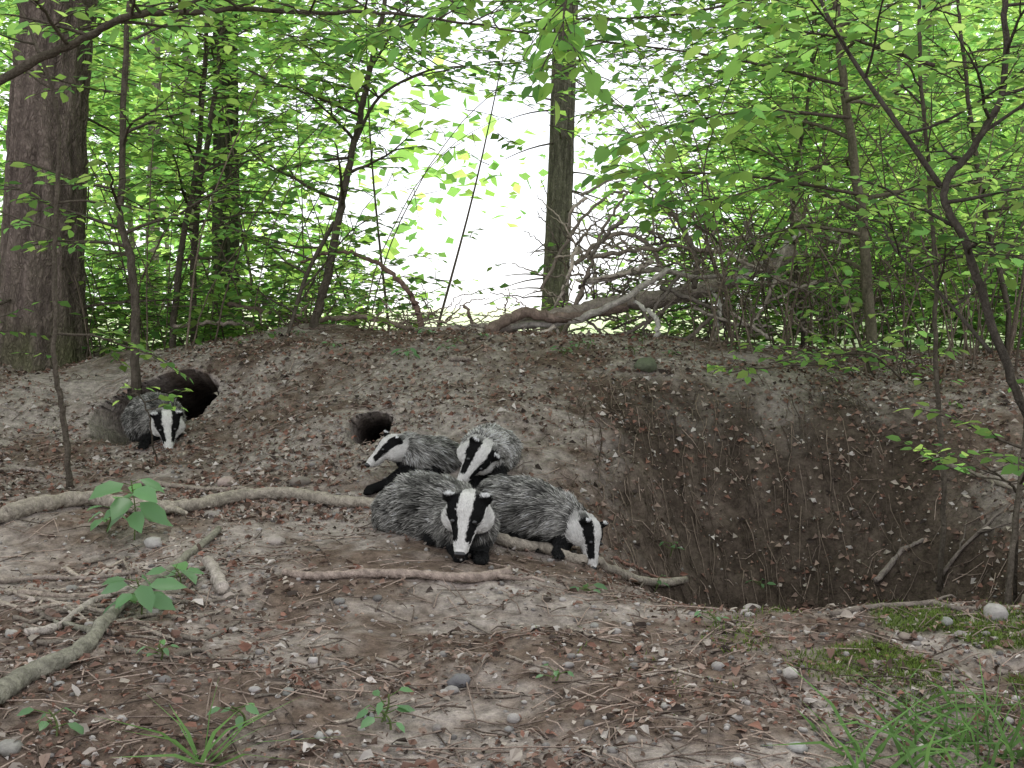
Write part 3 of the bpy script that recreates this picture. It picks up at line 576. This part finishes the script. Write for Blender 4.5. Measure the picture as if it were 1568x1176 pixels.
        g=np.where(rng.random(n)<.28,U(1.1,1.8,n),U(.15,1.0,n))[:,None]; patch=(1+1.2*vn(p[:,0]*22,p[:,1]*22+p[:,2]*22,61)+.9*vn(p[:,0]*60,p[:,2]*60,62))[:,None]
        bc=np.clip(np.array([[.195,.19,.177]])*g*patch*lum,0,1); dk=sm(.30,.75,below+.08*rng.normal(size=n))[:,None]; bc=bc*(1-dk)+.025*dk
        col=np.where(head[:,None],c,np.where(leg[:,None],.02*np.ones((n,3)),bc))
        L=np.where(head,ln,np.where(leg,.014,bodylen))
        cm=np.where(head[:,None],-f[None]+.25*nr,np.where(leg[:,None],np.array([[0,0,-1.]]),comb))
        return col,L,cm,head,leg
    root=bpy.data.objects.new('european_badger',None); scene.collection.objects.link(root)
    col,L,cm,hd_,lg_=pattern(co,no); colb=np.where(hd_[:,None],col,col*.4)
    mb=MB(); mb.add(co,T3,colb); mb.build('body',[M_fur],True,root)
    A=co[T3]; ar=np.linalg.norm(np.cross(A[:,1]-A[:,0],A[:,2]-A[:,0]),axis=1)
    cen=A.mean(1); wt=ar*np.where(np.linalg.norm(cen-hc,axis=1)<.17*s,3.2,1.); wt/=wt.sum()
    ti=rng.choice(len(T3),count,p=wt); w=rng.dirichlet([1,1,1],count); p=(A[ti]*w[:,:,None]).sum(1); nr=(no[T3[ti]]*w[:,:,None]).sum(1); nr/=np.linalg.norm(nr,axis=1)[:,None]+1e-9
    col,L,cm,hd_,lg_=pattern(p,nr)
    cm=cm-nr*(cm*nr).sum(1)[:,None]; cm/=np.linalg.norm(cm,axis=1)[:,None]+1e-6
    clump=np.stack([vn(p[:,0]*35,p[:,2]*35+p[:,1]*20,81),vn(p[:,0]*35,p[:,2]*35+p[:,1]*20,82),vn(p[:,0]*35,p[:,2]*35+p[:,1]*20,83)],1)
    lift=np.where(hd_,.25,.36)[:,None]; d=cm+nr*lift+rng.normal(size=p.shape)*np.where(hd_,.08,.14)[:,None]+clump*np.where(hd_,.15,.75)[:,None]
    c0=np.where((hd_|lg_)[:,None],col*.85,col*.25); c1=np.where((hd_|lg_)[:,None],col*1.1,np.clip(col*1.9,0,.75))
    wd=np.where(hd_,.0020*s,np.where(lg_,.0022,.0027))
    q=(p-hc)@R.T/s; ok=~(q[:,1]>.148)
    for sg in (-1,1): ok&=np.linalg.norm(q-[sg*.033,.062,.026],axis=1)>.010
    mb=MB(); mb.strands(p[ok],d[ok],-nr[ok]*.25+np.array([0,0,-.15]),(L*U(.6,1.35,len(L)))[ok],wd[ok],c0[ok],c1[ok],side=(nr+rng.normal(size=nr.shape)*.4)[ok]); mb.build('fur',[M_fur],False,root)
    V=[];Fc=[];o=0
    for sg in (-1,1): o=sph(V,Fc,loc(sg*.034,.062,.027),np.array([.0085]*3)*s,o)
    o=sph(V,Fc,loc(0,.156,-.018),np.array([.019,.012,.014])*s,o,R)
    mb=MB(); quad=[q for q in Fc if len(q)==4]; tri=[q for q in Fc if len(q)==3]
    mb.add(np.vstack(V),quad,(.008,.008,.009)); mb.F.append(np.array(tri)); mb.M.append(np.zeros(len(tri),int)); mb.build('eyes_and_nose',[M_black],True,root)
    return root
def ft(x,y): return (x,y,float(H(x,y))+.018)
badger([((-.15,3.82,.15),.092),((-.18,3.93,.115),.125),((-.27,4.04,.13),.145),((-.36,4.13,.132),.142),((-.44,4.18,.11),.10)],
  P(716,784,3.73),P(703,845,3.60),(0,-.3,1),1.08,
  [[((-.19,3.82,.06),.04),((-.185,3.76,.035),.03),(ft(-.175,3.69),.022)],[((-.12,3.82,.06),.04),((-.115,3.76,.035),.03),(ft(-.105,3.68),.022)],[((-.34,4.02,.05),.05),((-.31,3.95,.03),.03),(ft(-.29,3.91),.022)]],40000)
badger([((.225,4.00,.10),.07),((.17,4.04,.115),.095),((.08,4.10,.13),.122),((-.03,4.16,.14),.120),((-.12,4.22,.13),.06)],
  P(899,814,3.96),P(912,862,3.90),(.70,-.55,.35),.88,
  [[((.19,3.98,.05),.04),((.175,3.97,.02),.03),(ft(.17,3.94),.022)],[((.12,4.08,.06),.045),((.11,4.06,.03),.03),(ft(.105,4.03),.022)],[((0,4.10,.07),.06),((.02,4.06,.04),.035),(ft(0,4.03),.024)]],30000)
badger([((-.465,4.72,.285),.068),((-.40,4.76,.25),.092),((-.32,4.82,.225),.10),((-.26,4.86,.20),.07)],
  P(600,684,4.7),P(563,706,4.64),(-.25,-.35,1),.86,
  [[((-.45,4.68,.18),.045),((-.52,4.60,.15),.030),(ft(-.60,4.58),.020)],[((-.37,4.72,.16),.07),((-.41,4.64,.13),.05),(ft(-.48,4.60),.024)]],24000,lum=1.15)
badger([((-.125,4.58,.295),.088),((-.10,4.68,.285),.110),((-.07,4.82,.265),.107),((-.05,4.9,.25),.06)],
  P(731,698,4.5),P(708,738,4.40),(.6,-.45,.6),.97,
  [[((-.17,4.58,.2),.05),((-.18,4.52,.15),.035),(ft(-.18,4.48),.025)],[((-.07,4.58,.2),.05),((-.06,4.52,.15),.035),(ft(-.06,4.48),.025)]],26000,lum=1.7)
badger([((-1.80,5.68,.32),.09),((-1.87,5.78,.32),.125),((-1.96,5.92,.29),.14),((-2.0,6.08,.24),.12)],
  P(256,648,5.58),P(259,690,5.47),(.05,-.3,1),1.02,
  [[((-1.87,5.7,.22),.055),((-1.88,5.64,.18),.038),(ft(-1.88,5.58),.026)],[((-1.75,5.72,.22),.05),((-1.74,5.68,.18),.036),(ft(-1.73,5.63),.026)]],25000,lum=.9)
# ---------------------------------------------------------------- light, sky, camera
EL=math.radians(55); AZ=math.radians(10)
S=Vector((math.sin(AZ)*math.cos(EL),math.cos(AZ)*math.cos(EL),math.sin(EL)))
ld=bpy.data.lights.new('sun','SUN'); ld.energy=4.5; ld.angle=math.radians(12); ld.color=(1,.97,.92)
lo=bpy.data.objects.new('sun',ld); scene.collection.objects.link(lo); lo.rotation_euler=(-S).to_track_quat('-Z','Y').to_euler()
w=bpy.data.worlds.new('World'); scene.world=w; w.use_nodes=True; nt=w.node_tree
sk=nt.nodes.new('ShaderNodeTexSky'); sk.sky_type='NISHITA'; sk.sun_disc=False; sk.sun_elevation=EL; sk.sun_rotation=AZ; sk.dust_density=1; sk.air_density=1.; sk.ozone_density=1.
no_=nt.nodes.new('ShaderNodeTexNoise'); no_.inputs['Scale'].default_value=2.5; no_.inputs['Detail'].default_value=4
mr=nt.nodes.new('ShaderNodeMapRange'); mr.inputs['From Min'].default_value=.3; mr.inputs['From Max'].default_value=.7; mr.inputs['To Min'].default_value=.75; mr.inputs['To Max'].default_value=.97
mx=nt.nodes.new('ShaderNodeMix'); mx.data_type='RGBA'; mx.inputs[7].default_value=(11.3,11.4,11.8,1)
tcw=nt.nodes.new('ShaderNodeTexCoord'); nt.links.new(tcw.outputs['Generated'],no_.inputs['Vector'])
nt.links.new(no_.outputs['Fac'],mr.inputs['Value']); nt.links.new(mr.outputs[0],mx.inputs[0]); nt.links.new(sk.outputs[0],mx.inputs[6])
bg=nt.nodes['Background']; bg.inputs[1].default_value=.15; nt.links.new(mx.outputs[2],bg.inputs[0])
cd=bpy.data.cameras.new('camera'); cam=bpy.data.objects.new('camera',cd); scene.collection.objects.link(cam); cam.location=(0,0,CAMZ); cam.rotation_euler=(math.pi/2-PITCH,0,0)
cd.sensor_width=36; cd.lens=F/1568*36; cd.clip_end=2000; cd.clip_start=.05; scene.camera=cam
scene.view_settings.view_transform='Standard'; scene.view_settings.look='None'; scene.view_settings.exposure=0
